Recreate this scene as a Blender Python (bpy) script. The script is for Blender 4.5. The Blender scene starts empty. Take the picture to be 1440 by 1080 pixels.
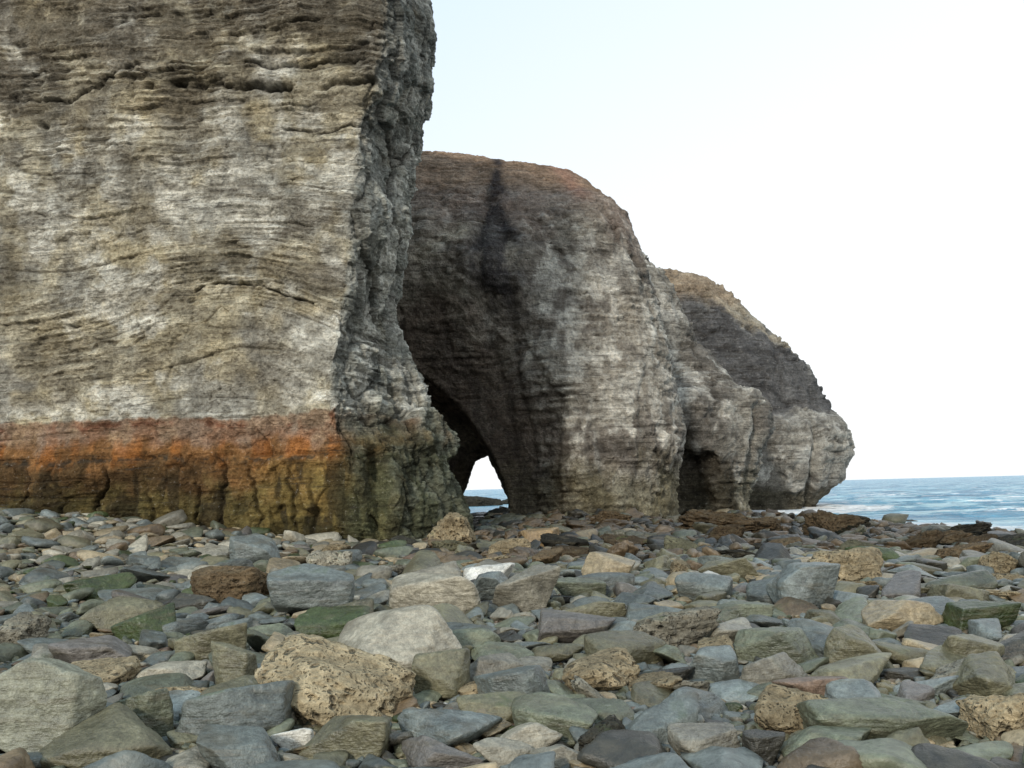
import bpy, bmesh, math, numpy as np
from mathutils import Vector, Matrix
rng=np.random.default_rng(11)
scene=bpy.context.scene
COL=scene.collection

# ------------------------------------------------------------ noise
PERM=rng.permutation(256)
G=rng.normal(size=(256,3)); G/=np.linalg.norm(G,axis=1)[:,None]
CR=rng.random((256,4))
def pn(p):
    pi=np.floor(p).astype(np.int64); f=p-pi
    w=f*f*f*(f*(f*6-15)+10); out=np.zeros(len(p))
    for dx in (0,1):
        h1=PERM[(pi[:,0]+dx)&255]; wx=w[:,0] if dx else 1-w[:,0]
        for dy in (0,1):
            h2=PERM[(h1+pi[:,1]+dy)&255]; wy=w[:,1] if dy else 1-w[:,1]
            for dz in (0,1):
                h=PERM[(h2+pi[:,2]+dz)&255]; wz=w[:,2] if dz else 1-w[:,2]
                g=G[h]
                out+=wx*wy*wz*(g[:,0]*(f[:,0]-dx)+g[:,1]*(f[:,1]-dy)+g[:,2]*(f[:,2]-dz))
    return out*1.7
def fbm(p,o=4,gain=.5,lac=2.03):
    s=np.zeros(len(p)); a=1.
    for i in range(o):
        s+=a*pn(p+i*17.3); p=p*lac; a*=gain
    return s
def worley(p):
    pi=np.floor(p).astype(np.int64); f=p-pi
    F1=np.full(len(p),9.); F2=np.full(len(p),9.); R=np.zeros(len(p))
    for dx in (-1,0,1):
        h1=PERM[(pi[:,0]+dx)&255]
        for dy in (-1,0,1):
            h2=PERM[(h1+pi[:,1]+dy)&255]
            for dz in (-1,0,1):
                h=PERM[(h2+pi[:,2]+dz)&255]; c=CR[h]
                d=(dx+c[:,0]-f[:,0])**2+(dy+c[:,1]-f[:,1])**2+(dz+c[:,2]-f[:,2])**2
                m=d<F1
                F2=np.where(m,F1,np.minimum(F2,d)); R=np.where(m,c[:,3],R); F1=np.where(m,d,F1)
    return np.sqrt(F1),np.sqrt(F2),R
def ss(a,b,x):
    t=np.clip((x-a)/(b-a),0,1); return t*t*(3-2*t)
def lin(r,g,b):
    c=np.array([r,g,b])/255.; return np.where(c<.04,c/12.92,((c+.055)/1.055)**2.4)
def mix(a,b,t): return a*(1-t[:,None])+b*t[:,None]
A3=lambda *a: np.array(a,float)

# ------------------------------------------------------------ mesh helpers
def make_mesh(name,V,F,color=None,smooth=True):
    me=bpy.data.meshes.new(name); k=F.shape[1]
    me.vertices.add(len(V)); me.vertices.foreach_set('co',np.ascontiguousarray(V,dtype=np.float32).ravel())
    me.loops.add(F.size); me.loops.foreach_set('vertex_index',np.ascontiguousarray(F,dtype=np.int32).ravel())
    me.polygons.add(len(F)); me.polygons.foreach_set('loop_start',np.arange(len(F),dtype=np.int32)*k)
    me.update(calc_edges=True)
    me.polygons.foreach_set('use_smooth',np.full(len(F),smooth))
    if color is not None: set_col(me,color)
    return me
def set_col(me,color):
    at=me.color_attributes.new('Col','FLOAT_COLOR','POINT')
    c=np.ones((len(color),4),np.float32); c[:,:3]=color
    at.data.foreach_set('color',c.ravel())
def add(name,me,label,cat,kind=None,group=None,mat=None):
    ob=bpy.data.objects.new(name,me); COL.objects.link(ob)
    ob["label"]=label; ob["category"]=cat
    if kind: ob["kind"]=kind
    if group: ob["group"]=group
    if mat: me.materials.append(mat)
    return ob
def gridF(nr,nc):
    i=np.arange(nr-1)[:,None]*nc+np.arange(nc-1)[None,:]; i=i.ravel()
    return np.stack([i,i+1,i+nc+1,i+nc],1)

# ------------------------------------------------------------ materials
class NT:
    def __init__(s,name):
        s.m=bpy.data.materials.new(name); s.m.use_nodes=True; s.t=s.m.node_tree; s.t.nodes.clear()
    def n(s,t,**k):
        nd=s.t.nodes.new(t)
        for a,b in k.items(): setattr(nd,a,b)
        return nd
    def l(s,a,b): s.t.links.new(a,b)
    def val(s,inp,v):
        if hasattr(v,'is_output') : s.l(v,inp)
        else: inp.default_value=v
    def math(s,op,a,b=0.,c=0.,clamp=False):
        n=s.n('ShaderNodeMath',operation=op,use_clamp=clamp); s.val(n.inputs[0],a); s.val(n.inputs[1],b); s.val(n.inputs[2],c); return n.outputs[0]
    def vmul(s,v,sc):
        n=s.n('ShaderNodeVectorMath',operation='MULTIPLY'); s.l(v,n.inputs[0]); n.inputs[1].default_value=sc; return n.outputs[0]
    def vadd(s,a,b):
        n=s.n('ShaderNodeVectorMath',operation='ADD'); s.l(a,n.inputs[0]); s.l(b,n.inputs[1]); return n.outputs[0]
    def noise(s,v,scale,detail=4,rough=.55,dist=0.):
        n=s.n('ShaderNodeTexNoise'); s.l(v,n.inputs['Vector']); n.inputs['Scale'].default_value=scale
        n.inputs['Detail'].default_value=detail; n.inputs['Roughness'].default_value=rough; n.inputs['Distortion'].default_value=dist; return n.outputs['Fac']
    def vor(s,v,scale,feature='F1'):
        n=s.n('ShaderNodeTexVoronoi',feature=feature); s.l(v,n.inputs['Vector']); n.inputs['Scale'].default_value=scale; return n.outputs['Distance']
    def ramp(s,f,a,b,lo=0.,hi=1.):
        n=s.n('ShaderNodeMapRange',interpolation_type='SMOOTHSTEP'); s.val(n.inputs[0],f)
        n.inputs[1].default_value=a; n.inputs[2].default_value=b; n.inputs[3].default_value=lo; n.inputs[4].default_value=hi; return n.outputs[0]
    def mixc(s,f,a,b,mode='MIX'):
        n=s.n('ShaderNodeMix',data_type='RGBA',blend_type=mode); s.val(n.inputs[0],f)
        for i,v in ((6,a),(7,b)):
            if hasattr(v,'is_output'): s.l(v,n.inputs[i])
            else: n.inputs[i].default_value=(*v,1)
        return n.outputs[2]
    def cmul(s,c,f):
        n=s.n('ShaderNodeVectorMath',operation='SCALE'); s.l(c,n.inputs[0]); s.val(n.inputs[3],f); return n.outputs[0]
    def bump(s,h,dist,strength=1.,prev=None):
        n=s.n('ShaderNodeBump'); n.inputs['Strength'].default_value=strength; n.inputs['Distance'].default_value=dist
        s.l(h,n.inputs['Height'])
        if prev: s.l(prev,n.inputs['Normal'])
        return n.outputs[0]
    def out(s,color,rough,normal=None,spec=.3,**k):
        b=s.n('ShaderNodeBsdfPrincipled'); s.val(b.inputs['Base Color'],color) if hasattr(color,'is_output') else setattr(b.inputs['Base Color'],'default_value',(*color,1))
        s.val(b.inputs['Roughness'],rough); s.val(b.inputs['Specular IOR Level'],spec)
        if normal: s.l(normal,b.inputs['Normal'])
        o=s.n('ShaderNodeOutputMaterial'); s.l(b.outputs[0],o.inputs[0]); s.b=b; return s.m

def cliff_mat(name,k=1.0):
    t=NT(name); pos=t.n('ShaderNodeNewGeometry').outputs['Position']
    at=t.n('ShaderNodeAttribute',attribute_name='Col').outputs['Color']
    fl=t.vmul(pos,(.45,.45,6.5))
    n1=t.noise(pos,1.8*k,6,.70); n2=t.noise(pos,9*k,5,.74); n3=t.noise(fl,1.6*k,6,.72,.35); v2=t.vor(pos,14*k)
    msk=t.ramp(t.noise(pos,.35*k,3,.6),.40,.60,.35,1.)
    f=t.math('MULTIPLY',t.ramp(n1,.28,.72,.74,1.26),t.ramp(n2,.28,.72,.64,1.34))
    c=t.cmul(at,f)
    c=t.mixc(msk,c,t.cmul(c,t.ramp(n3,.34,.66,.74,1.24)))
    c=t.mixc(t.math('MULTIPLY',t.ramp(n2,.60,.70),.42),c,(.56,.53,.46))
    c=t.mixc(t.math('MULTIPLY',t.ramp(n3,.40,.375),t.math('MULTIPLY',msk,.6)),c,(.07,.06,.047))
    c=t.mixc(t.math('MULTIPLY',t.ramp(n2,.38,.31),.5),c,(.065,.056,.044))
    h=t.math('ADD',t.math('MULTIPLY',n1,.85),t.math('MULTIPLY',n3,t.math('MULTIPLY',msk,.42))); h=t.math('ADD',h,t.math('MULTIPLY',n2,.38)); h=t.math('ADD',h,t.math('MULTIPLY',v2,.08))
    nb=t.bump(h,.34/k,1.)
    return t.out(c,.92,nb,.15)
M_CA=cliff_mat('layered_limestone_rock',1.); M_CB=cliff_mat('weathered_headland_rock',.7)

def stone_mat(name,attr,pitted=False):
    t=NT(name); g=t.n('ShaderNodeNewGeometry'); pos0=g.outputs['Position']
    oi=t.n('ShaderNodeObjectInfo')
    tint=t.n('ShaderNodeAttribute',attribute_name='Col').outputs['Color'] if attr else oi.outputs['Color']
    if attr: pos=pos0
    else:
        cx=t.n('ShaderNodeCombineXYZ'); r=t.math('MULTIPLY',oi.outputs['Random'],37.)
        for i in range(3): t.l(r,cx.inputs[i])
        pos=t.vadd(pos0,cx.outputs[0])
    n1=t.noise(pos,2.5,5,.62,.4); n2=t.noise(pos,15,5,.68)
    f=t.math('MULTIPLY',t.ramp(n1,.25,.75,.62,1.38),t.ramp(n2,.25,.75,.66,1.32))
    c=t.cmul(tint,f)
    if attr:
        c=t.mixc(t.math('MULTIPLY',t.ramp(n1,.50,.68),.35),c,(.115,.097,.062))
        h=t.math('ADD',t.math('MULTIPLY',n1,1.),t.math('MULTIPLY',n2,.25)); nb=t.bump(h,.07,.8)
        return t.out(c,.42,nb,.5)
    n3=t.noise(pos,75,3,.6); fl=t.vmul(pos,(1,1.3,6)); n4=t.noise(fl,2.4,4,.6,.5)
    c=t.cmul(c,t.ramp(n3,.2,.8,.76,1.24))
    c=t.mixc(t.math('MULTIPLY',t.ramp(n4,.48,.70),.38),c,(.135,.113,.07))
    c=t.mixc(t.math('MULTIPLY',t.ramp(n2,.62,.70),.35),c,(.32,.31,.28))
    up=t.n('ShaderNodeSeparateXYZ'); t.l(g.outputs['Normal'],up.inputs[0])
    alg=t.math('MULTIPLY',t.ramp(up.outputs[2],.3,.8),t.math('MULTIPLY',t.ramp(n1,.56,.70),t.ramp(oi.outputs['Random'],.55,.8)))
    c=t.mixc(t.math('MULTIPLY',alg,.6),c,(.055,.08,.024))
    h=t.math('ADD',t.math('MULTIPLY',n1,1.),t.math('MULTIPLY',n4,.34)); h=t.math('ADD',h,t.math('MULTIPLY',n2,.25)); h=t.math('ADD',h,t.math('MULTIPLY',n3,.04))
    if pitted:
        wp=t.n('ShaderNodeTexNoise'); t.l(pos,wp.inputs['Vector']); wp.inputs['Scale'].default_value=6.; wp.inputs['Detail'].default_value=4
        p2=t.vadd(pos,t.vmul(wp.outputs['Color'],(.18,.18,.18)))
        v=t.vor(p2,9); msk=t.ramp(n1,.40,.58)
        pit=t.math('MULTIPLY',t.ramp(v,.38,.10),msk); v2=t.vor(p2,30); pit2=t.math('MULTIPLY',t.ramp(v2,.38,.12),t.ramp(n2,.40,.55))
        h=t.math('SUBTRACT',h,t.math('MULTIPLY',pit,.6)); h=t.math('SUBTRACT',h,t.math('MULTIPLY',pit2,.24))
        c=t.mixc(t.math('MULTIPLY',pit,.65),c,(.05,.04,.028)); c=t.mixc(t.math('MULTIPLY',pit2,.55),c,(.05,.04,.028))
        return t.out(c,.9,t.bump(h,.12,1.),.15)
    return t.out(c,t.ramp(n1,.3,.7,.28,.56),t.bump(h,.085,.85),.5)
M_ST=stone_mat('beach_stone',False); M_SP=stone_mat('pitted_limestone',False,True); M_SS=stone_mat('cobble_stone',True)

t=NT('shingle_ground'); pos=t.n('ShaderNodeNewGeometry').outputs['Position']
n1=t.noise(pos,1.2,5,.6); n2=t.noise(pos,25,4,.7); v=t.vor(pos,28)
c=t.mixc(t.ramp(n1,.35,.65),(.024,.019,.013),(.055,.044,.03)); c=t.mixc(t.math('MULTIPLY',t.ramp(n2,.5,.7),.5),c,(.13,.11,.088))
nb=t.bump(v,.05,1.); nb=t.bump(n2,.03,1.,nb)
M_GR=t.out(c,t.ramp(n1,.35,.6,.2,.85),nb,.5)

t=NT('sea_water'); pos=t.n('ShaderNodeNewGeometry').outputs['Position']
w=t.vmul(pos,(.3,1.,1.)); n1=t.noise(w,.45,6,.7,.6); n2=t.noise(w,2.4,4,.65,.3); n3=t.noise(t.vmul(pos,(.03,.15,1)),1.,5,.65)
n5=t.noise(t.vmul(pos,(.012,.05,1)),1.,6,.7)
att=t.n('ShaderNodeAttribute',attribute_name='Col').outputs['Color']
fs=t.n('ShaderNodeSeparateColor'); t.l(att,fs.inputs[0])
fo=t.noise(t.vmul(pos,(.35,1.,1.)),1.3,8,.75,1.)
c=t.mixc(t.ramp(n3,.40,.60),(.07,.27,.42),(.19,.45,.58)); c=t.mixc(t.ramp(n5,.45,.60),c,(.09,.30,.45))
c=t.mixc(t.ramp(n1,.48,.60),c,(.50,.72,.78)); c=t.mixc(t.math('MULTIPLY',t.ramp(n1,.47,.38),.8),c,(.035,.16,.28))
foam=t.ramp(t.math('ADD',fo,t.math('MULTIPLY',fs.outputs[0],.33)),.68,.75)
c=t.mixc(foam,c,(.9,.92,.92))
h=t.math('ADD',n1,t.math('MULTIPLY',n2,.25)); nb=t.bump(h,1.8,1.)
M_SEA=t.out(c,t.math('ADD',.28,t.math('MULTIPLY',foam,.5)),nb,.3)

# ------------------------------------------------------------ terrain height
SEA=-.35
def shore(x,y): return np.minimum((x-18)*.98+(y-28.5)*.18,(y-28.5)*.9+(x-18)*.41)
def gz(x,y):
    x=np.asarray(x,float); y=np.asarray(y,float)
    z=1.05*ss(-3.0,-14,x)*ss(9,24,y)+.1*ss(16,25,y)*ss(1,-4,x)
    z=z+.25*np.exp(-((x-1.5)/6.)**2)*ss(28,38,y)
    s=shore(x,y)
    flat=ss(15,20,y)*ss(4,9,x)*ss(-14,-9,s)
    r=np.where(s<0,np.minimum(0.,SEA-.035*s),SEA-.12*s)
    r=np.where(s<0,r*(1-flat)+(SEA-.05)*flat,r); r=np.maximum(r,-2.)
    r=np.where((y>36)&(x<15),np.maximum(r,SEA+.12),r)
    z=z+r
    z=z-np.clip((y-50)*.12,0,3.)
    return np.maximum(z,-2.5)

# ------------------------------------------------------------ rock displacement
def cliff_disp(P,s=1.,block=1.,bed=None,big=1.,slab=1.,base=.12):
    x,y,z=P.T
    warp=.5*pn(P*A3(.12,.12,.08)+3)+.12*pn(P*A3(.4,.4,.3)+9)
    zs=z+warp+.02*x-.75*np.exp(-((x+8)/2.8)**2-((z-7.3)/2.2)**2)
    S=np.stack([x,y,zs],1)
    b1=pn(S*A3(.10,.10,1.0/s)+5); b2=pn(S*A3(.25,.25,4./s)+11); b3=pn(S*A3(.45,.45,9./s)+21)
    mask=ss(.0,.5,pn(P*A3(.22,.22,.35)+31)+.35*pn(P*A3(.9,.9,1.2)+3))
    if bed is not None: mask=np.clip(mask*.65+bed*ss(-.6,.2,pn(P*A3(.5,.5,.9)+131)),0,1)
    f1,f2,r=worley(S*A3(1.,1.,1.9)/s+.3*np.stack([pn(P*2.),pn(P*2.+7),pn(P*2.+13)],1))
    g1,g2,r2=worley(S*A3(3.,3.,4.6)/s+.25*np.stack([pn(P*5.),pn(P*5.+7),pn(P*5.+13)],1))
    wv=np.stack([.5*pn(P*1.2+4),.5*pn(P*1.2+14),.15*pn(P*1.5+24)],1)
    h1_,h2_,r3=worley(S*A3(.45,.45,5.6)/s+wv); k1,k2,r4=worley(S*A3(1.1,1.1,11.5)/s+wv+9)
    gul=pn(P*A3(.5,.5,.08)/s+41); gul=np.clip(1-np.abs(gul)*3.2,0,1)**2
    m2=ss(-.3,.4,pn(P*A3(.5,.5,.5)+61))
    d=.38*s*big*fbm(P/(5.*s)+50,3)
    d+=-.12*s*gul
    d+=.03*s*np.tanh(3*b1)+s*mask*(.015*np.tanh(4*b2)+.010*np.tanh(4*b3))
    d+=slab*s*(base+(1-base)*mask)*(.18*(r3-.5)+.075*(r4-.5))
    d+=block*s*m2*(1-.6*mask)*(.11*(r-.5)-.03*np.exp(-((f2-f1)/.07)**2)+.05*(r2-.5))
    d+=.07*s*fbm(P*1.9/s,6,.62)
    edge=np.exp(-((h2_-h1_)/.06)**2)*(base*.8+(1-base)*mask)
    groove=np.exp(-(b2/.06)**2)*mask*ss(-.1,.3,pn(P*A3(.6,.6,1)+71))
    d+=-.05*s*groove
    jl=np.exp(-((b1-.05)/.025)**2)*ss(.0,.25,pn(P*A3(.3,.3,.6)+171)); d+=-.07*s*jl
    groove=np.maximum(np.maximum(groove,jl),edge*.5)
    return d,dict(zs=zs,b1=b1,b2=b2,b3=b3,groove=groove,r=r,r2=r2,r3=r3,r4=r4,gul=gul,mask=mask,m2=m2,f=np.exp(-((f2-f1)/.07)**2))
def tone(I):
    m=I['mask']
    return ((1-.55*I['groove'])*(.85+.30*I['r2'])*(1-.2*I['gul'])*(1-.15*I['f']*I['m2'])*(1+(.1+.42*m)*(I['r3']-.5))*(1+(.08+.3*m)*(I['r4']-.5)))[:,None]

# ------------------------------------------------------------ near cliff (control columns -> swept surface)
def colm(zl,xl,yl): return (np.array(zl,float),np.array(xl,float),np.array(yl,float))
cz=[-1,.3,.66,2.,3.46,4.86,5.86,7.4,10.4,11.6,13.4,15.4,21,24]
cx=[-3.8,-3.9,-3.99,-4.4,-4.85,-4.95,-4.75,-4.45,-4.2,-4.0,-3.45,-3.1,-3.1,-3.3]
sz=[-1,.5,1.6,3.3,3.9,4.5,5.9,7.5,9.7,12.6,14.4,15.8,17.1,24]
sx=[-1.5,-1.6,-1.76,-1.8,-2.2,-2.63,-3.15,-3.54,-3.05,-2.75,-2.34,-2.1,-2.14,-2.4]
mz=[-1,.5,2.0,3.0,3.6,4.6,5.9,7.5,9.7,12.6,14.4,24]
mx=[-2.9,-2.9,-3.0,-3.15,-3.6,-4.0,-4.0,-3.95,-3.6,-3.4,-2.75,-2.7]
my=[24.6,24.6,24.8,24.9,25.3,25.5,25.5,25.5,25.5,25.5,25.5,25.5]
cols=[colm([-1,24],[-40,-40],[33,33]),colm([-1,24],[-25,-25],[27.5,27.5]),colm([-1,24],[-17,-17],[25.6,25.8]),
      colm([-1,4,10,24],[-12,-12,-12,-12],[24.7,24.9,24.7,24.4]),colm([-1,4,6,10,24],[-8,-8,-8,-8,-8],[24.2,24.5,24.6,24.2,24.]),
      colm([-1,3.5,24],[-5.9,-6.,-5.6],[23.9,24.3,23.8]),
      colm(cz,cx,[24]*len(cz)),colm(mz,mx,my),colm(sz,sx,[26.8]*len(sz)),
      colm(sz,np.array(sx)-.5,[29]*len(sz)),colm([-1,24],[-5.5,-5.5],[33,33]),colm([-1,24],[-8,-8],[38,38]),colm([-1,24],[-12,-12],[46,46])]
zr=np.concatenate([np.arange(-1,16.5,.028),np.arange(16.5,24,.12)])
def smooth1(a,k):
    ker=np.hanning(2*k+3)[1:-1]; ker/=ker.sum(); ap=np.pad(a,(k,k),mode='edge'); return np.convolve(ap,ker,'valid')
CX=np.stack([smooth1(np.interp(zr,c[0],c[1]),9) for c in cols],1); CY=np.stack([smooth1(np.interp(zr,c[0],c[2]),9) for c in cols],1)
segs=[12,40,140,130,90,60,64,64,50,26,20,20]
def cr(Pm,i,t):
    n=Pm.shape[1]; a=Pm[:,max(i-1,0)][:,None]; b=Pm[:,i][:,None]; c=Pm[:,i+1][:,None]; d=Pm[:,min(i+2,n-1)][:,None]
    h00=2*t**3-3*t**2+1; h10=t**3-2*t**2+t; h01=-2*t**3+3*t**2; h11=t**3-t**2
    return h00*b+h10*(c-a)*.38+h01*c+h11*(d-b)*.38
XS=[];YS=[]
for i,n in enumerate(segs):
    tt=np.linspace(0,1,n,endpoint=False)[None,:]; XS.append(cr(CX,i,tt)); YS.append(cr(CY,i,tt))
XS=np.concatenate(XS+[CX[:,-1:]],1); YS=np.concatenate(YS+[CY[:,-1:]],1); ZS=np.repeat(zr[:,None],XS.shape[1],1)
nr,nc=XS.shape
P=np.stack([XS,YS,ZS],2)
du=np.gradient(P,axis=1); dv=np.gradient(P,axis=0); N=np.cross(du,dv); N/=np.linalg.norm(N,axis=2)[:,:,None]+1e-9
P=P.reshape(-1,3); N=N.reshape(-1,3)
x,y,z=P.T
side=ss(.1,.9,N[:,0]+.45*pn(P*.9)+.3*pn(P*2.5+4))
wz=z+.45*pn(P*A3(.22,.22,.15)+5)+.1*pn(P*A3(.9,.9,.3)+15)-.9*np.exp(-((x+8)/2.6)**2-((z-7.3)/2.2)**2)+.5*np.exp(-((x+13)/2.)**2-((z-11)/4.)**2)
bed=1.*ss(11.6,12.8,wz)+1.*np.exp(-((wz-6.8)/.8)**2)+.6*np.exp(-((wz-10.2)/.4)**2)
d,I=cliff_disp(P,.8,1.,bed*(1-.7*side),slab=1.05,base=.16)
q1,q2,qr=worley(P*A3(.9,.9,.5)+.12*np.stack([pn(P*1.1),pn(P*1.1+7),pn(P*1.1+13)],1))
q3,q4,qs=worley(P*A3(2.4,2.4,1.6)+.12*np.stack([pn(P*2.1),pn(P*2.1+7),pn(P*2.1+13)],1))
sd2=ss(-.1,.4,N[:,0]+.35*pn(P*.8+5))
fr=np.clip(sd2*ss(17.5,15,z)+.35*ss(3.2,2.6,z),0,1)
d+=fr*(.34*(qr-.5)+.12*(.5-q1)-.05*np.exp(-((q2-q1)/.05)**2)+.17*(qs-.5)+.04*fbm(P*4+9,3,.6))
crk=np.exp(-(((x+3.75)**2+(y-24.3)**2)/.09))*ss(3.6,2.6,z); d-=.75*crk
vcr=np.zeros(len(P))
for cxk,dp in ((-14.2,.12),(-13.1,.15),(-11.9,.3),(-10.6,.12),(-9.2,.2),(-8.4,.12),(-7.3,.14),(-6.3,.14),(-5.5,.10)):
    g=np.exp(-((x-cxk-.45*pn(P*A3(0.,0.,1.1)+cxk)-.1*pn(P*A3(0,0,5.)+cxk))/.06)**2)*ss(2.9,1.8,z+.8*pn(P*A3(1,1,.4)+cxk)); d-=dp*g; vcr=np.maximum(vcr,g)
seams=np.zeros(len(P))
for z0,wd,dp,sd,th in ((13.2,.07,.22,8,-.1),(14.4,.05,.14,58,.0),(10.5,.025,.06,28,.15),(7.75,.025,.07,38,.1),(6.75,.035,.14,48,-.1),(5.3,.025,.05,68,.2),(12.1,.03,.09,78,.0),(9.2,.025,.05,98,.3),(13.8,.04,.10,118,-.1),(15.2,.05,.12,128,-.1)):
    m=ss(th,th+.5,pn(P*A3(.35,.35,.1)+sd)+.5*pn(P*A3(2.5,2.5,.1)+sd))*(1-side); g=np.exp(-((wz-z0-.08*pn(P*A3(1.5,1.5,0)+sd)-.05*pn(P*A3(6,6,0)+sd))/wd)**2)*m
    d-=dp*g; d+=dp*.4*ss(z0+wd,z0+wd*2.5,wz)*ss(z0+wd*9,z0+wd*2.5,wz)*m; seams=np.maximum(seams,g)
d-=.10*np.exp(-((z-2.75-.15*pn(P*A3(.4,.4,0)+88))/.08)**2)*ss(-.3,.2,pn(P*A3(.7,.7,0)+18))*(1-side)
d+=.15*ss(3.3,2.2,z)*ss(-3.8,-4.6,x)
V=P+N*d[:,None]
n1=fbm(P*.35+3,4); n2=fbm(P*1.3+8,4); n3=fbm(P*4+2,3); n5=fbm(P*A3(.9,.9,1.1)+28,5,.55); n6=fbm(P*A3(1.5,1.5,.4)+48,4)
beige=lin(202,192,166); pale=lin(238,234,219); grey=lin(174,169,155); dark=lin(118,109,93); ochre=lin(198,182,144)
C=mix(np.tile(beige,(len(P),1)),grey,ss(-.05,.5,n1)); C=mix(C,ochre,.5*ss(.15,.5,fbm(P*.5+77,3)))
C=mix(C,pale,.85*ss(.1,.6,n5*.5+.55*fbm(P*.4+99,3)+.4*np.exp(-((z-9.6)/1.6)**2)+.2*n6))
C=mix(C,dark,.5*ss(.15,.55,fbm(P*A3(.4,.4,.9)+55,5,.55)))
C=mix(C,dark*.85,.8*ss(12.4,14.4,z+1.2*n1)*ss(-.5,.3,n2+.3)); C=mix(C,dark,.35*ss(.2,.45,I['b1']))
C=mix(C,lin(96,92,84),.8*np.exp(-((x+15.4)/1.)**2-((z-8.5)/1.4)**2))  # shadow of an unmodelled recess, painted as a dark patch in the colour
C=mix(C,grey,.5*ss(5.,3.9,z)*ss(0,.3,n1)); C=mix(C,pale,.6*ss(4.8,4.2,z+.3*n1)*ss(-.3,.3,n5))
C=mix(C,lin(152,155,148),.8*side); C=mix(C,lin(216,213,200),.6*side*ss(.1,.35,n5)*ss(3,5,z)); C=mix(C,lin(100,103,96),.5*side*ss(.05,.35,n2))  # right-facing side tinted grey-blue: skylit shade put into the colour; mottling is rock
rz=z+.08*n2+.07*n3+.12*n1
C=mix(C,lin(158,120,92),ss(3.98,3.86,rz)*(1-side)*(.66+.3*ss(-.4,.3,n5)))
C=mix(C,lin(120,72,52),.65*np.exp(-((rz-3.74)/.08)**2)*ss(-.3,.2,n5)*(1-side))
C=mix(C,lin(146,104,60),ss(3.4,2.9,rz+.25*n2)*(1-side)*.9)
C=mix(C,lin(182,114,54),.6*ss(-.1,.4,n6+.3*n2)*ss(3.5,3.05,rz)*(1-side)*ss(1.7,2.5,z))
C=mix(C,lin(92,73,48),.9*ss(2.8,2.3,z+.4*n2)*(1-side)*ss(-5.5,-9,x+2*n1))
C=mix(C,lin(114,102,62),.85*ss(2.2,1.3,z+.5*n2)*(1-side))
C=mix(C,lin(146,126,72),.55*ss(2.9,2.3,z+.3*n2)*(1-side)*ss(-8.5,-6,x))
C=mix(C,lin(66,56,38),.8*ss(.0,.3,n6)*ss(2.9,2.3,z))
C=mix(C,lin(60,60,40),.5*ss(.0,.35,n5)*ss(2.,1.,z))
C=mix(C,dark*.35,.8*np.exp(-((rz-2.72)/.09)**2)*ss(-.2,.2,n3))
gr=ss(4.6,3.0,z+.7*n1)*ss(-5.2,-4.2,x); C=mix(C,lin(96,100,74),.75*gr); C=mix(C,lin(56,56,42),.6*gr*ss(0,.4,n2))
C*=tone(I)*(1-.8*seams)[:,None]*(1-.6*vcr)[:,None]*(.94+.12*I['r'])[:,None]*(1-.4*fr*np.exp(-((q2-q1)/.035)**2))[:,None]*(1+fr*.3*(qr-.5))[:,None]*(1+fr*.3*(qs-.5))[:,None]
top=V.reshape(nr,nc,3)[-1]; rows=[top+(A3(-20,42,25.5)-top)*k for k in (.1,.4,.8,1.)]
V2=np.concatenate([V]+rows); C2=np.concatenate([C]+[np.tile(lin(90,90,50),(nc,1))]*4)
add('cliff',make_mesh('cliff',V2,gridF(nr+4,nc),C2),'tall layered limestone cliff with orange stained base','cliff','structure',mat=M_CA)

# ------------------------------------------------------------ headlands
def loft(rows,n=2.6,na=180,warp=None):
    rows=np.array(rows,float); zz=np.linspace(rows[0,0],rows[-1,0],64)
    r=[smooth1(np.interp(zz,rows[:,0],rows[:,i]),1) for i in range(1,5)]
    a=np.linspace(0,2*np.pi,na,endpoint=False); c,s=np.cos(a),np.sin(a)
    px=np.sign(c)*np.abs(c)**(2/n); py=np.sign(s)*np.abs(s)**(2/n)
    V=[]
    for k,z in enumerate(zz):
        xl,xr,yf,yb=[q[k] for q in r]
        V.append(np.stack([(xl+xr)/2+(xr-xl)/2*px,(yf+yb)/2+(yb-yf)/2*py,np.full(na,z)],1))
    V=np.concatenate(V); F=[]
    if warp is not None: V=warp(V)
    for k in range(len(zz)-1):
        for j in range(na):
            j2=(j+1)%na; F.append((k*na+j,k*na+j2,(k+1)*na+j2,(k+1)*na+j))
    F.append(tuple(range(na))[::-1]); F.append(tuple((len(zz)-1)*na+j for j in range(na)))
    me=bpy.data.meshes.new('tmp'); me.from_pydata(V.tolist(),[],F); ob=bpy.data.objects.new('tmp',me); COL.objects.link(ob); return ob
def ell(c,r,shx=0.,nz=.35):
    bm=bmesh.new(); bmesh.ops.create_uvsphere(bm,u_segments=48,v_segments=32,radius=1)
    Q=np.array([v.co[:] for v in bm.verts]); W=Q*A3(*r); W=W*(1+nz*fbm(W*.45+c[0],3))[:,None]; W[:,0]+=shx*W[:,2]; W+=A3(*c)
    for v,w_ in zip(bm.verts,W): v.co=w_
    me=bpy.data.meshes.new('tmp'); bm.to_mesh(me); bm.free(); ob=bpy.data.objects.new('tmp',me); COL.objects.link(ob); return ob
def tunnel(secs):
    V=[];F=[];n=len(secs[0][1])
    for yy,pl in secs: V+= [(p[0],yy,p[1]) for p in pl]
    for k in range(len(secs)-1):
        for j in range(n): F.append((k*n+j,(k+1)*n+j,(k+1)*n+(j+1)%n,k*n+(j+1)%n))
    F.append(tuple(range(n))); F.append(tuple((len(secs)-1)*n+j for j in range(n))[::-1])
    me=bpy.data.meshes.new('tmp'); me.from_pydata(V,[],F); me.update()
    bm=bmesh.new(); bm.from_mesh(me); bmesh.ops.recalc_face_normals(bm,faces=bm.faces); bm.to_mesh(me); bm.free()
    ob=bpy.data.objects.new('tmp',me); COL.objects.link(ob); return ob
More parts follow.
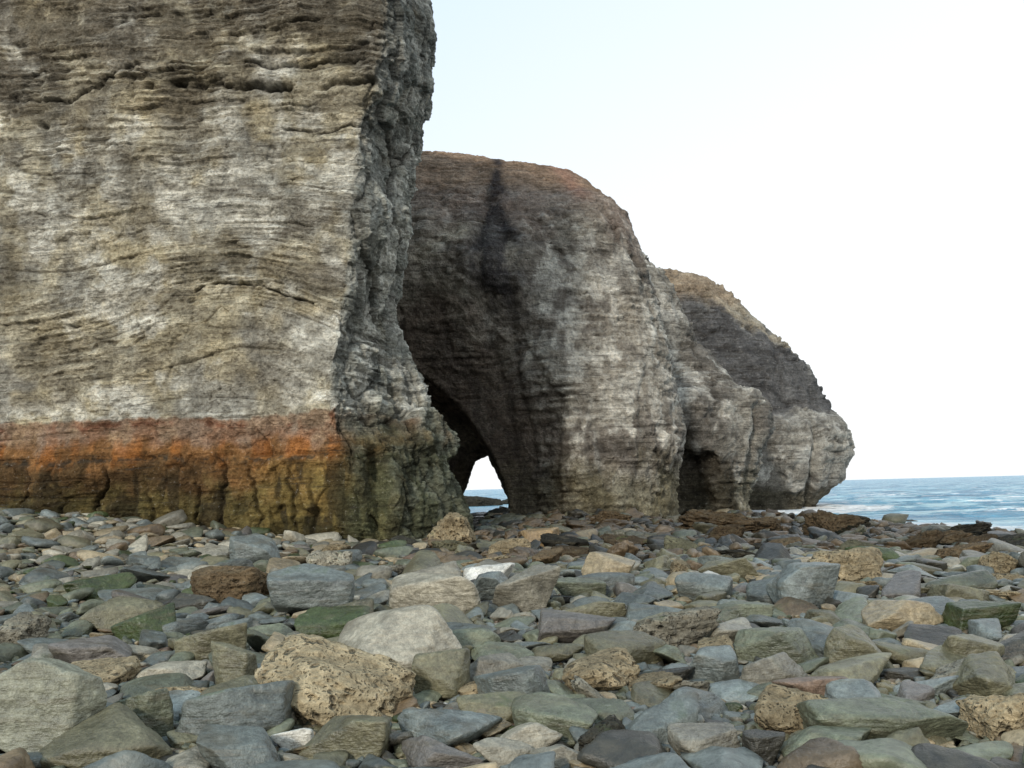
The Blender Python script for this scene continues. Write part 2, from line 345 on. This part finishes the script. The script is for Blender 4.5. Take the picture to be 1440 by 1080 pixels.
def carve(base,cut,vox,it=10):
    for c in cut:
        m=base.modifiers.new('b','BOOLEAN'); m.operation='DIFFERENCE'; m.solver='EXACT'; m.object=c
    m=base.modifiers.new('r','REMESH'); m.mode='VOXEL'; m.voxel_size=vox; m.adaptivity=0
    m=base.modifiers.new('s','SMOOTH'); m.iterations=it; m.factor=.5
    dg=bpy.context.evaluated_depsgraph_get(); me=bpy.data.meshes.new_from_object(base.evaluated_get(dg))
    for o in cut+[base]: bpy.data.objects.remove(o)
    V=np.empty(len(me.vertices)*3,np.float32); me.vertices.foreach_get('co',V)
    N=np.empty(len(me.vertices)*3,np.float32); me.vertex_normals.foreach_get('vector',N)
    return me,V.reshape(-1,3).astype(float),N.reshape(-1,3).astype(float)
def finish(me,V,C,name,label,mat):
    me.vertices.foreach_set('co',V.astype(np.float32).ravel()); me.polygons.foreach_set('use_smooth',np.ones(len(me.polygons),bool))
    set_col(me,C); me.update(); me.materials.clear(); me.name=name
    add(name,me,label,'headland','structure',mat=mat)

def hollow(x,z): return np.sqrt(((x+5.)/7.6)**2+(z/11.6)**2)
def warpB(V):
    x,y,z=V.T; e=hollow(x+.5*pn(V*.3),z+.8*pn(V*.25+9)); D=4.6*ss(1.2,.5,e)*ss(46,40,y)
    V=V.copy(); V[:,1]=y+D; return V
B=loft([(-2,-15,8.3,38,50.5),(1,-15,8.5,38,50.5),(3.8,-15,8.8,38,50.5),(6,-15,8.5,38.2,50.5),(8.8,-15,7.9,38.6,50),(11.7,-15,7.4,39.1,50),(14,-15,7.1,39.8,49.5),
        (15.7,-15,6.3,40.8,49),(17.1,-15,5.0,42,48.5),(18.2,-15,3.4,43.0,48),(19.0,-15,0.8,44.2,47),(19.6,-14,-2.5,45.3,46)],warp=warpB)
tun=tunnel([(36,[(-8,-3),(-8,6.4),(-5.2,8.4),(-3.5,7.2),(-2.1,5.7),(-.8,3.4),(-.2,1.6),(.1,-3)]),
            (42,[(-7,-3),(-7,6.2),(-5.0,8.0),(-3.5,7.0),(-2.2,5.5),(-.9,3.4),(-.25,1.6),(.1,-3)]),
            (46,[(-5.6,-3),(-5.6,4.2),(-4.2,6.0),(-3.0,5.4),(-1.8,4.4),(-.9,2.8),(-.2,1.3),(.1,-3)]),
            (49,[(-3.3,-3),(-3.1,.5),(-2.5,2.0),(-2.1,3.2),(-1.2,3.6),(-.8,2.4),(-.3,1.0),(.05,-3)]),
            (54,[(-3.3,-3),(-3.2,.5),(-2.6,2.1),(-2.2,3.4),(-1.2,3.9),(-.7,2.5),(-.2,1.0),(.15,-3)])])
me,P,N=carve(B,[tun],.095,7)
x,y,z=P.T
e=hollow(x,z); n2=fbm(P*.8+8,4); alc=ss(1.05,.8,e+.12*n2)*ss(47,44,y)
d,I=cliff_disp(P,1.1,2.0,bed=.6*ss(1.5,3.5,x)*ss(13,10,z),slab=1.1,base=.2)
soil=ss(15.8,16.8,z+.4*pn(P*.5))
keep=np.where((x>-5)&(x<1.2)&(z<5.5)&(y>41.),.4,1.)*(1-.45*soil)*(1-.3*alc)
d=d*keep+.05*soil*fbm(P*3,3)
V=P+N*d[:,None]
n1=fbm(P*.22+3,4); n3=fbm(P*2.5,3); n5=fbm(P*A3(1.,1.,.5)+8,5,.55)
C=mix(np.tile(lin(172,164,150),(len(P),1)),lin(140,132,121),ss(-.2,.4,n1))
C=mix(C,lin(224,218,204),.85*ss(.1,.55,n5*.8+.5*n1+.4*ss(1.,4.,x)*ss(14,10,z)*ss(3,6,z)))
C=mix(C,lin(96,89,82),.5*ss(.15,.5,fbm(P*A3(.4,.4,.7)+81,5,.55)))
C=mix(C,lin(154,134,120),.7*ss(13.,15.5,z+1.2*n1)); C=mix(C,lin(164,138,114),.85*soil); C=mix(C,lin(128,106,86),.5*soil*ss(0,.4,n2))
C=mix(C,lin(168,120,102),.45*np.exp(-((x-3.6-.35*(16-z))/.5)**2)*ss(15,16,z))
C=mix(C,lin(124,111,99),.8*alc); C=mix(C,lin(88,79,72),.5*alc*ss(0,.4,n5))  # hollow coloured darker: brown rock, with its shade put into the colour too
cx0=-.35+.5*pn(P*A3(.3,0,.45))
st=np.exp(-((x-cx0)/(.30+.12*(17-z).clip(0,5)))**2)*ss(12.5,14.,z)*ss(-.6,.1,n5+.3)*.8+np.exp(-((x+.3+.8*n1)/1.3)**2-((z-11.7+.5*x)/2.1)**2)*1.3
C=mix(C,lin(62,59,62),np.clip(st+st*1.1*n5,0,.85))
C=mix(C,lin(212,202,180),.6*np.exp(-((z-13.2-.55*(x+3)+.4*n2)/.4)**2)*ss(-4.6,-4.,x)*ss(-1.4,-2.,x))
C=mix(C,lin(128,120,90),.75*ss(3.4,1.4,z+.8*n2)*(1-.4*alc))
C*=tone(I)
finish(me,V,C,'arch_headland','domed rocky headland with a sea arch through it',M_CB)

B=loft([(-2,2,14.7,49,58),(.7,2,14.9,49,58),(3.2,2,15.6,48.8,58),(5,2,16.1,48.6,58),(6.7,2,15.8,48.8,58),(7.1,2,15.1,49.8,58),(8,2,14.1,50.6,58),(9.8,2,12.5,50.9,57.5),(10.3,2,11.9,51.2,57.5),
        (12,2,11.1,51.4,57),(14.7,2,10.1,51.8,56.5),(16.0,2,9.1,53,56),(16.8,3,7,54,55)])
me,P,N=carve(B,[ell((10.6,48.6,.6),(1.9,1.6,4.4),-.25,.45),ell((12.8,48.8,-.9),(2.2,1.3,1.9),0,.45)],.11,9)
d,I=cliff_disp(P,1.2,2.4,big=1.2,slab=1.2,base=.25); x,y,z=P.T
d-=.7*np.exp(-((x-14.3-.3*pn(P*A3(0,0,.5)))/.28)**2)*ss(6.4,5.4,z)
V=P+N*d[:,None]
n1=fbm(P*.22+13,4); n2=fbm(P*.7+18,4); n5=fbm(P*1.3+18,4)
C=mix(np.tile(lin(166,160,148),(len(P),1)),lin(130,124,115),ss(-.2,.4,n1)); C=mix(C,lin(212,207,195),.75*ss(.1,.5,n2)); C=mix(C,lin(88,83,76),.6*ss(.15,.5,n5))
C=mix(C,lin(122,116,88),.6*ss(2.8,1.2,z+.6*n2)); C=mix(C,lin(66,60,48),.8*ss(1.5,1.,((x-10.7)/2.2)**2+((z-.3)/4.6)**2)*ss(48.6,49.4,y))  # cave inside painted dark: its shade is put into the rock colour
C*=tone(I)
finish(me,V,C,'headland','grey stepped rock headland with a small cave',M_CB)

B=loft([(-2,6,21.8,59.4,68),(-.3,6,22.0,59.2,68),(.5,6,22.6,58.8,68),(1.6,6,24.2,57.9,68),(3.4,6,24.8,57.6,68),(4.8,6,24.7,57.7,68),(5.8,6,24.2,58.1,68),(6.6,6,23.6,58.9,68),(7.6,6,23.0,59.4,68),(9.1,6,22.3,59.7,68),(11.3,6,20.9,60.2,68),
        (13.9,6,18.4,60.8,67),(15.8,6,16.7,61.2,66.4),(16.9,6,14.9,62,65.8),(17.6,7,12,63,65)])
me,P,N=carve(B,[ell((22.8,57.6,-1.0),(3.0,1.9,1.8),0,.4),ell((18.2,57.2,.6),(1.0,1.4,3.6),-.15,.45)],.14,10)
d,I=cliff_disp(P,1.25,2.2,big=.9,slab=1.1,base=.25); x,y,z=P.T
d-=.9*np.exp(-((x-20.8-.3*pn(P*A3(0,0,.5)))/.30)**2)*ss(6.2,5.,z)
V=P+N*d[:,None]
n1=fbm(P*.2+23,4); n2=fbm(P*.7+28,4); n5=fbm(P*1.3+18,4)
C=mix(np.tile(lin(168,163,152),(len(P),1)),lin(136,131,122),ss(-.2,.4,n1)); C=mix(C,lin(208,204,194),.65*ss(.1,.5,n2)); C=mix(C,lin(94,90,84),.5*ss(.15,.5,n5))
C=mix(C,lin(88,87,88),.85*ss(6.3,6.9,z+.5*n2)*ss(15.6,14.,z+.7*(x-15)+.8*n2)); C=mix(C,lin(178,165,142),.75*ss(14.6,15.4,z+.62*(x-14)+.5*n2)*ss(-.1,.3,n2+.3)*ss(7,9,z))
C=mix(C,lin(168,148,124),.85*ss(14.2,15.6,z+.6*n1)); C=mix(C,lin(76,71,54),.8*ss(1.3,.6,z+.3*n2))
C*=tone(I)
finish(me,V,C,'headland','outermost rock headland sloping down to the sea',M_CB)

# ------------------------------------------------------------ ground and sea
def axis(lo,hi,step,far):
    a=np.arange(lo,hi,step); g=[];v=step
    p=hi
    while p<far: g.append(p); v*=1.35; p+=v
    h=[];v=step;p=lo-step
    while p>-far: h.append(p); v*=1.35; p-=v
    return np.concatenate([h[::-1],a,g])
gx=axis(-20,26,.16,6000); gy=axis(1,56,.16,6000)
X,Y=np.meshgrid(gx,gy); P=np.stack([X.ravel(),Y.ravel(),np.zeros(X.size)],1)
Z=gz(P[:,0],P[:,1])-.03+.10*fbm(P*.45,4)+.03*fbm(P*3,3)
P[:,2]=Z
add('ground',make_mesh('ground',P,gridF(len(gy),len(gx))),'dark gritty shingle beach floor between the stones','beach','structure',mat=M_GR)
sy=[15.];st=.16
while sy[-1]<7000: sy.append(sy[-1]+st); st=.16 if sy[-1]<70 else st*1.025
sy=np.array(sy); sv=np.linspace(-1,1,460)
X=sv[None,:]*(sy[:,None]*1.1+8)+4; Y=np.repeat(sy[:,None],len(sv),1)
P=np.stack([X.ravel(),Y.ravel(),np.zeros(X.size)],1)
so_=shore(P[:,0],P[:,1]); am=ss(-1,12,so_)*.26+.006
wv=fbm(P*A3(.10,.45,1)+A3(0,0,3),5,.55)
P[:,2]=SEA+am*wv*ss(900,200,P[:,1])
fo=np.exp(-np.abs(so_-.8)/1.6)*1.*ss(-4,0,so_)
fo=np.maximum(fo,1.*np.exp(-(np.maximum(0,np.hypot((P[:,0]-17)/7.8,(P[:,1]-60)/7.8)-1.)/.3)**2)*ss(-2,0,so_))
fo=np.maximum(fo,.8*ss(.3,.8,wv)*ss(0,4,so_)*ss(300,60,P[:,1]))
add('sea',make_mesh('sea',P,gridF(len(sy),len(sv)),np.repeat(fo[:,None],3,1)),'rippled blue sea with white foam at the shore','sea','structure',mat=M_SEA)

# ------------------------------------------------------------ stones
def ico(n):
    bm=bmesh.new(); bmesh.ops.create_icosphere(bm,subdivisions=n,radius=1)
    V=np.array([v.co[:] for v in bm.verts]); F=np.array([[v.index for v in f.verts] for f in bm.faces]); bm.free()
    V/=np.linalg.norm(V,axis=1)[:,None]; return V,F
ICO={n:ico(n) for n in (2,3,4,5,6)}
def rot(ax,ay,az): 
    return np.array(Matrix.Rotation(az,3,'Z')@Matrix.Rotation(ay,3,'Y')@Matrix.Rotation(ax,3,'X'))
def rock(seed,n,npl=11,p=14.,rough=.05,pit=0.,dims=(1,1,1),tilt=.15,rx=0.,ry=0.):
    r=np.random.default_rng(seed); D,F=ICO[n]
    Nn=r.normal(size=(npl,3))*A3(1,1,.7); Nn/=np.linalg.norm(Nn,axis=1)[:,None]; h=r.uniform(.50,.9,npl)
    AX=np.array([[1,0,0],[-1,0,0],[0,1,0],[0,-1,0],[0,0,1],[0,0,-1]],float)+r.normal(size=(6,3))*.28
    AX/=np.linalg.norm(AX,axis=1)[:,None]
    Nn=np.concatenate([Nn,AX]); h=np.concatenate([h,r.uniform(.62,.95,6)])
    t=np.clip(D@Nn.T/h,0,None)**p; R=t.sum(1)**(-1/p)
    V=D*R[:,None]
    V*= (1+rough*fbm(V*1.6+seed,4,.5)+rough*.35*fbm(V*7+seed,3,.6))[:,None]
    if pit>0:
        f1,_,rr=worley(V*4.2+seed); f3,_,r3=worley(V*9.+seed)
        V*=(1-pit*(ss(.42,.12,f1)*(.3+rr))-pit*.45*ss(.45,.15,f3)*(r3>.4)+pit*.9*fbm(V*2.5+seed,3))[:,None]
    lo,hi=V.min(0),V.max(0); V=(V-(lo+hi)/2)/(hi-lo)
    V=V*np.array(dims); V=V@rot(rx+r.normal()*tilt,ry+r.normal()*tilt,0).T
    return V,F
T0={'slate':(108,114,109),'bluegrey':(121,128,124),'olive':(118,114,90),'green':(66,78,42),'pale':(172,165,146),'tan':(166,150,120),
       'brown':(118,100,76),'orange':(156,130,92),'purple':(112,107,101),'dark':(66,64,56),'white':(222,219,208),'red':(122,102,86),'grey':(142,137,122),'greygreen':(111,115,95),'sage':(150,150,130)}
TINTS={k:lin(*v)*.78 for k,v in T0.items()}
TINTS['chalk']=lin(180,164,132)*.8
KIND={'slate':'slate grey','bluegrey':'blue grey','olive':'olive grey','green':'green algae covered','pale':'pale grey','tan':'tan','brown':'brown','orange':'orange tan','sage':'green tinged grey','chalk':'pale tan',
      'purple':'purplish grey','dark':'dark wet','white':'white','red':'reddish brown','grey':'warm grey','greygreen':'green grey'}
GRP='stones on the beach'
# x, y(front contact), width, height, tint, pitted, planes, seed
H=[(-2.96,5.18,.92,.66,'sage',0,4,301),(-1.30,5.80,1.20,.50,'chalk',1,14,2),(-1.86,5.42,.74,.40,'slate',0,7,3),(-1.03,5.0,.52,.32,'olive',0,6,4),
(-1.04,7.2,1.25,.60,'pale',0,9,205),(-1.0,10.5,1.25,.60,'pale',0,9,6),(.12,10.7,.82,.72,'grey',0,7,207),(-.36,11.6,.66,.52,'bluegrey',0,6,8),
(-2.63,10.8,1.12,.66,'bluegrey',0,5,9),(-4.2,12.2,1.25,.62,'brown',1,9,10),(-4.15,9.4,.72,.42,'green',0,6,11),(-1.91,8.9,.78,.42,'green',0,6,12),
(-2.85,7.9,.72,.46,'olive',0,6,13),(-2.32,6.8,.42,.42,'olive',0,6,14),(1.53,8.0,.84,.46,'grey',1,9,15),(3.57,10.2,.86,.64,'bluegrey',0,5,16),
(4.97,12.5,1.2,.62,'tan',1,9,17),(4.05,8.7,.92,.38,'tan',0,6,18),(2.84,6.9,.58,.42,'olive',0,5,19),(2.20,4.95,.95,.30,'greygreen',0,8,20),
(1.53,13.4,.9,.6,'tan',0,5,21),(2.95,5.1,.42,.3,'tan',1,9,22),(2.3,7.3,.8,.36,'greygreen',0,6,23),(.85,5.15,.62,.3,'slate',0,5,24),
(-.57,6.4,.48,.44,'olive',0,6,25),(-.03,6.1,.56,.3,'slate',0,5,26),(-.14,5.62,.55,.22,'olive',0,6,27),(.61,8.5,.8,.34,'purple',0,6,28),
(.96,9.8,.76,.28,'olive',0,6,29),(.9,11.8,.8,.42,'greygreen',0,6,30),(-1.66,22.6,1.3,1.0,'tan',2,7,31),(-.1,19.5,1.,.5,'tan',1,9,32),
(.7,21.6,1.,.6,'orange',0,6,33),(-5.45,17.8,1.15,.7,'bluegrey',0,5,34),(-3.6,16.3,.9,.55,'pale',1,9,35),(6.7,27.,3.,.9,'brown',2,7,36),
(10.9,28.5,1.8,1.15,'brown',2,8,37),(8.4,15.7,.85,.4,'brown',1,8,38),(7.8,13.4,.75,.42,'tan',1,8,39),(-5.3,9.,.5,.42,'grey',1,8,40),
(-6.35,12.8,.95,.48,'green',0,6,41),(-2.96,7.2,.6,.2,'pale',0,7,42),(-1.4,5.3,.25,.16,'white',0,12,43),(.5,4.95,.32,.24,'dark',1,9,44),
(1.4,4.77,.25,.21,'dark',0,9,45),(1.07,4.75,.42,.22,'grey',0,6,46),(1.77,4.68,.58,.22,'greygreen',0,6,47),(1.55,6.7,.46,.3,'bluegrey',0,6,48),
(3.78,6.95,.58,.32,'olive',0,6,49),(4.8,8.6,.72,.34,'green',0,6,50),(3.4,6.0,.52,.32,'olive',0,6,51),(-1.6,4.75,.56,.26,'slate',0,6,52),
(-2.45,5.5,.38,.38,'greygreen',0,6,53),(-.53,5.6,.27,.15,'red',0,8,54),(-.45,4.75,.5,.2,'purple',0,6,55),(.2,4.75,.3,.17,'grey',0,6,56),
(-1.1,6.9,.3,.2,'slate',0,6,57),(5.6,10.4,.8,.34,'olive',0,6,58),(2.5,9.4,.7,.3,'greygreen',0,6,59),(3.4,13.5,.9,.4,'olive',0,6,60),(-5.2,7.2,.5,.3,'green',0,6,61),
(12.2,24.,1.6,.5,'brown',2,8,72),(14.6,27.,1.6,.5,'dark',2,8,73),(9.2,31.,1.7,.7,'brown',2,8,74),
(3.6,31.,1.6,.7,'brown',2,8,75),(13.2,33.,1.8,.7,'dark',2,8,79)]
placed=[]
RX={301:(.12,.28),205:(.12,-.22),2:(.0,.16),207:(0,.3)}
for (x,y,w,h,tn,pit,npl,sd) in H:
    dp=w*(.78 if pit else .72); yc=y+.38*dp; rx,ry=RX.get(sd,(0,0))
    V,F=rock(100+sd,6,npl,(26. if sd==301 else 20.) if not pit else 10.,.035 if not pit else (.07 if pit==1 else .13),(0.,.085,.15)[pit],(w,dp,h*1.12),.10,rx,ry)
    me=make_mesh('boulder',V,F)
    ob=add('boulder',me,f"{KIND[tn]} {'pitted, rough' if pit else 'smooth angular'} {'boulder' if w>.6 else 'stone'} on the rocky beach",'rock',group=GRP,mat=M_SP if pit else M_ST)
    dk=.6 if sd>=70 and sd<100 or sd in (36,37) else 1.
    ob.location=(x,yc,float(gz(x,yc))+h*.38); ob.color=(*(TINTS[tn]*dk),1)
    placed.append((x,yc,.43*(w+dp)/2*1.0))
cell={}
def hk(x,y): return (int(math.floor(x/.9)),int(math.floor(y/.9)))
for p in placed:
    if p[2]<.8: cell.setdefault(hk(p[0],p[1]),[]).append(p)
def tryp(x,y,r,ov):
    kx,ky=hk(x,y)
    for i in (-1,0,1):
        for j in (-1,0,1):
            for q in cell.get((kx+i,ky+j),()):
                if (q[0]-x)**2+(q[1]-y)**2<(ov*(q[2]+r))**2: return False
    cell.setdefault((kx,ky),[]).append((x,y,r)); return True
items=[]
def throw(n,r0,r1,y0,y1,ov,xmin=-99,pool=1.,band=0):
    yy=np.sqrt(rng.uniform(y0**2,y1**2,n)); xx=rng.uniform(-1,1,n)*(.70*yy+1.2); rr=r0+(r1-r0)*rng.random(n)**1.6; pr=rng.random(n)
    for x,y,r,q in zip(xx,yy,rr,pr):
        if x<xmin: continue
        if x<-3.9 and y>24.: continue
        if x<-1.2 and y>26: continue
        if y>38.6 and x<8.6 and not(-2.5<x<0): continue
        s=float(shore(x,y))
        if s>3. or (s>-2 and q<(s+2)/5.) : continue
        if pool<1 and s>-11 and y>17 and x>4 and q>pool: continue
        g=float(gz(x,y))
        if g<-1: continue
        if band and s>-6: r*=.7
        if tryp(x,y,r,ov): items.append((x,y,r,g,band))
throw(500,.18,.28,4.3,9,.90)
throw(1500,.20,.46,17.,46,.92,-3.,1.,1)
throw(2600,.22,.40,9,50,.90,-99,.5)
throw(9000,.11,.22,4.0,24,.80,-99,.3)
throw(16000,.15,.30,18,50,.78,-99,.2)
throw(30000,.05,.12,4.0,20,.74,-99,.6)
throw(7000,.09,.16,18,34,.74,-99,.35)
n_mid=len(items)
throw(52000,.018,.05,4.0,11,.66)
print('stones',len(items),n_mid)
NV=36
VAR=[dict(seed=s,npl=int(rng.integers(4,11)),p=float(rng.choice([9,13,20])),rough=.045) for s in range(NV)]
def varmesh(k,n):
    v=VAR[k]; return rock(500+v['seed'],n,v['npl'],v['p'],v['rough'],0.,(1,1,1),.0)[0]
VM={n:[varmesh(k,n) for k in range(NV)] for n in (2,3,4,5)}
big=[make_mesh('stone',VM[5][k],ICO[5][1]) for k in range(NV)]
for m in big: m.materials.append(M_ST)
PV=[rock(900+k,5,9,9.,.08,.08,(1,1,1),0.)[0] for k in range(8)]
PV3=[rock(900+k,4,9,9.,.13,.14,(1,1,1),0.)[0] for k in range(12)]
pbig=[make_mesh('stone',v,ICO[5][1]) for v in PV]
for m in pbig: m.materials.append(M_SP)
names=['slate','bluegrey','olive','greygreen','grey','purple','tan','pale','brown','dark','red','green','white','orange']
def pick(x,y,r):
    w=np.array([2.4,1.7,2.8,3.0,1.6,.3,.9,.3,.5,1.2,.02,.2,.02,.03])
    if y>17: w=np.array([.6,.7,1.6,1.2,1.6,.2,1.4,.8,1.4,1.2,.05,.1,.0,.1])
    if y>17 and x>-2: w=w*np.array([.4,.2,1.4,.8,.6,1,.8,.15,3.4,3.4,.6,.3,.4,.4])
    if r<.08: w[5]*=2; w[10]+=.2; w[12]*=3; w[7]*=1.5; w[6]*=1.5; w[8]*=1.5
    if x<-3 and y>7: w[11]+=.6
    if y>14 and x<-4: w=w*np.array([1,1.3,1,1,1.6,1,1.2,2.2,.5,.5,.5,1,1,.6])
    return names[int(rng.choice(14,p=w/w.sum()))]
order=sorted(range(n_mid),key=lambda i:-(items[i][2]/(items[i][1]+.01) if (abs(items[i][0])<.59*items[i][1] and items[i][1]>4.9) else 0))
ind=set(order[:296-len(H)])
acc={n:([],[],[]) for n in (2,3,4)}; off={2:0,3:0,4:0}
for i,(x,y,r,g,band) in enumerate(items):
    tn=pick(x,y,r); asp=rng.uniform(.5,.95); hh=rng.uniform(.24,.64) if i<n_mid else rng.uniform(.5,.9)
    if band: tn=('brown','dark','olive','brown')[int(rng.integers(4))]; hh=rng.uniform(.3,.65)
    wet=1.-.45*float(ss(15,21,y)*ss(-3,3,x))
    jit=rng.uniform(.66,1.28)*wet; col=TINTS[tn]*jit
    sx,sy_,sz_=2.8*r,2.8*r*asp,2.3*r*hh
    az=rng.uniform(0,6.28); ax,ay=rng.normal()*.22,rng.normal()*.22; zc=g+sz_*.26+rng.uniform(-.02,.06)*min(1,r/.12)
    if i in ind:
        pit=rng.random()<.13 or band; me=pbig[int(rng.integers(8))] if pit else big[int(rng.integers(NV))]
        ob=bpy.data.objects.new('stone',me); COL.objects.link(ob)
        ob["label"]=f"{KIND[tn]} {'pitted' if pit else ('flat' if hh<.45 else 'angular')} stone lying on the rocky beach"; ob["category"]="rock"; ob["group"]=GRP
        if pit and not band: col=(TINTS['tan'] if rng.random()<.5 else TINTS['grey'])*jit
        ob.location=(x,y,zc); ob.rotation_euler=(ax,ay,az); ob.scale=(sx,sy_,sz_); ob.color=(*col,1)
    else:
        n=4 if band else (2 if (i>=n_mid and r<.035) or (y>30) else (4 if y<12 and r>.11 else 3))
        src=PV3[int(rng.integers(12))] if band else VM[n][int(rng.integers(NV))]
        V=(src*A3(sx,sy_,sz_))@rot(ax,ay,az).T+A3(x,y,zc)
        acc[n][0].append(V); acc[n][1].append(ICO[n][1]+off[n]); off[n]+=len(V); acc[n][2].append(np.tile(col,(len(V),1)))
Vs=[];Fs=[];Cs=[];o=0
for n in (2,3,4):
    if acc[n][0]:
        v=np.concatenate(acc[n][0]); Vs.append(v); Fs.append(np.concatenate(acc[n][1])+o); Cs.append(np.concatenate(acc[n][2])); o+=len(v)
V=np.concatenate(Vs); V=V+(.008*fbm(V*9,2))[:,None]*A3(1,1,1)
add('cobbles',make_mesh('cobbles',V,np.concatenate(Fs),np.concatenate(Cs)),'grey, olive and brown cobbles and pebbles covering the beach','cobbles','stuff',mat=M_SS)
for k,(x,y,w,h) in enumerate(((-4.6,100,7.,1.5),(0.2,108,6.,1.3))):
    V,F=rock(1200+k,6,9,10.,.09,.06,(w,w*.5,h*1.6),.02)
    ob=add('reef_rock',make_mesh('reef_rock',V,F),'low dark reef rock standing in the sea','rock',group='reef rocks in the sea',mat=M_SP); ob.location=(x,y,SEA+.1); ob.color=(*(TINTS['dark']*.8),1)

# ------------------------------------------------------------ light, sky, camera
ldir=Vector((.42,1.,-.55)).normalized()
sun=bpy.data.lights.new('sun','SUN'); sun.energy=2.2; sun.angle=math.radians(6); sun.color=(1.,.92,.80)
so=bpy.data.objects.new('sun',sun); so.rotation_euler=ldir.to_track_quat('-Z','Y').to_euler(); COL.objects.link(so)
w=bpy.data.worlds.new("World"); scene.world=w; w.use_nodes=True; nt=w.node_tree; nt.nodes.clear()
sky=nt.nodes.new('ShaderNodeTexSky'); sky.sky_type='NISHITA'; sky.sun_disc=False
sky.sun_elevation=math.asin(-ldir.z); sky.sun_rotation=math.atan2(-ldir.x,-ldir.y); sky.air_density=1.; sky.dust_density=3.
geo=nt.nodes.new('ShaderNodeTexCoord'); sep=nt.nodes.new('ShaderNodeSeparateXYZ'); nt.links.new(geo.outputs['Generated'],sep.inputs[0])
def mr(src,a,b,c,d):
    n=nt.nodes.new('ShaderNodeMapRange'); n.interpolation_type='SMOOTHSTEP'; nt.links.new(src,n.inputs[0])
    for i,v in enumerate((a,b,c,d)): n.inputs[i+1].default_value=v
    return n.outputs[0]
cmb=nt.nodes.new('ShaderNodeMath'); cmb.operation='MULTIPLY_ADD'; nt.links.new(sep.outputs[0],cmb.inputs[0]); cmb.inputs[1].default_value=-.45; nt.links.new(sep.outputs[2],cmb.inputs[2])
hz=nt.nodes.new('ShaderNodeMix'); hz.data_type='RGBA'; nt.links.new(mr(cmb.outputs[0],.05,.95,0.,1.),hz.inputs[0])
hz.inputs[6].default_value=(12.1,12.3,12.4,1); hz.inputs[7].default_value=(6.8,9.6,12.1,1)
mx=nt.nodes.new('ShaderNodeMix'); mx.data_type='RGBA'; mx.inputs[0].default_value=.85; nt.links.new(sky.outputs[0],mx.inputs[6]); nt.links.new(hz.outputs[2],mx.inputs[7])
bg=nt.nodes.new('ShaderNodeBackground'); bg.inputs[1].default_value=.1; nt.links.new(mx.outputs[2],bg.inputs[0])
wo=nt.nodes.new('ShaderNodeOutputWorld'); nt.links.new(bg.outputs[0],wo.inputs[0])
cam=bpy.data.cameras.new('camera'); co=bpy.data.objects.new('camera',cam); COL.objects.link(co)
th=math.radians(1.5); c,s=math.cos(th),math.sin(th)
co.matrix_world=Matrix(((c,s,0,0),(0,0,-1,0),(-s,c,0,1.6),(0,0,0,1)))
cam.lens=30; cam.sensor_width=36; cam.shift_y=147/1440; cam.clip_end=20000; cam.clip_start=.05
scene.camera=co
scene.view_settings.view_transform='Standard'; scene.view_settings.look='None'; scene.view_settings.exposure=0
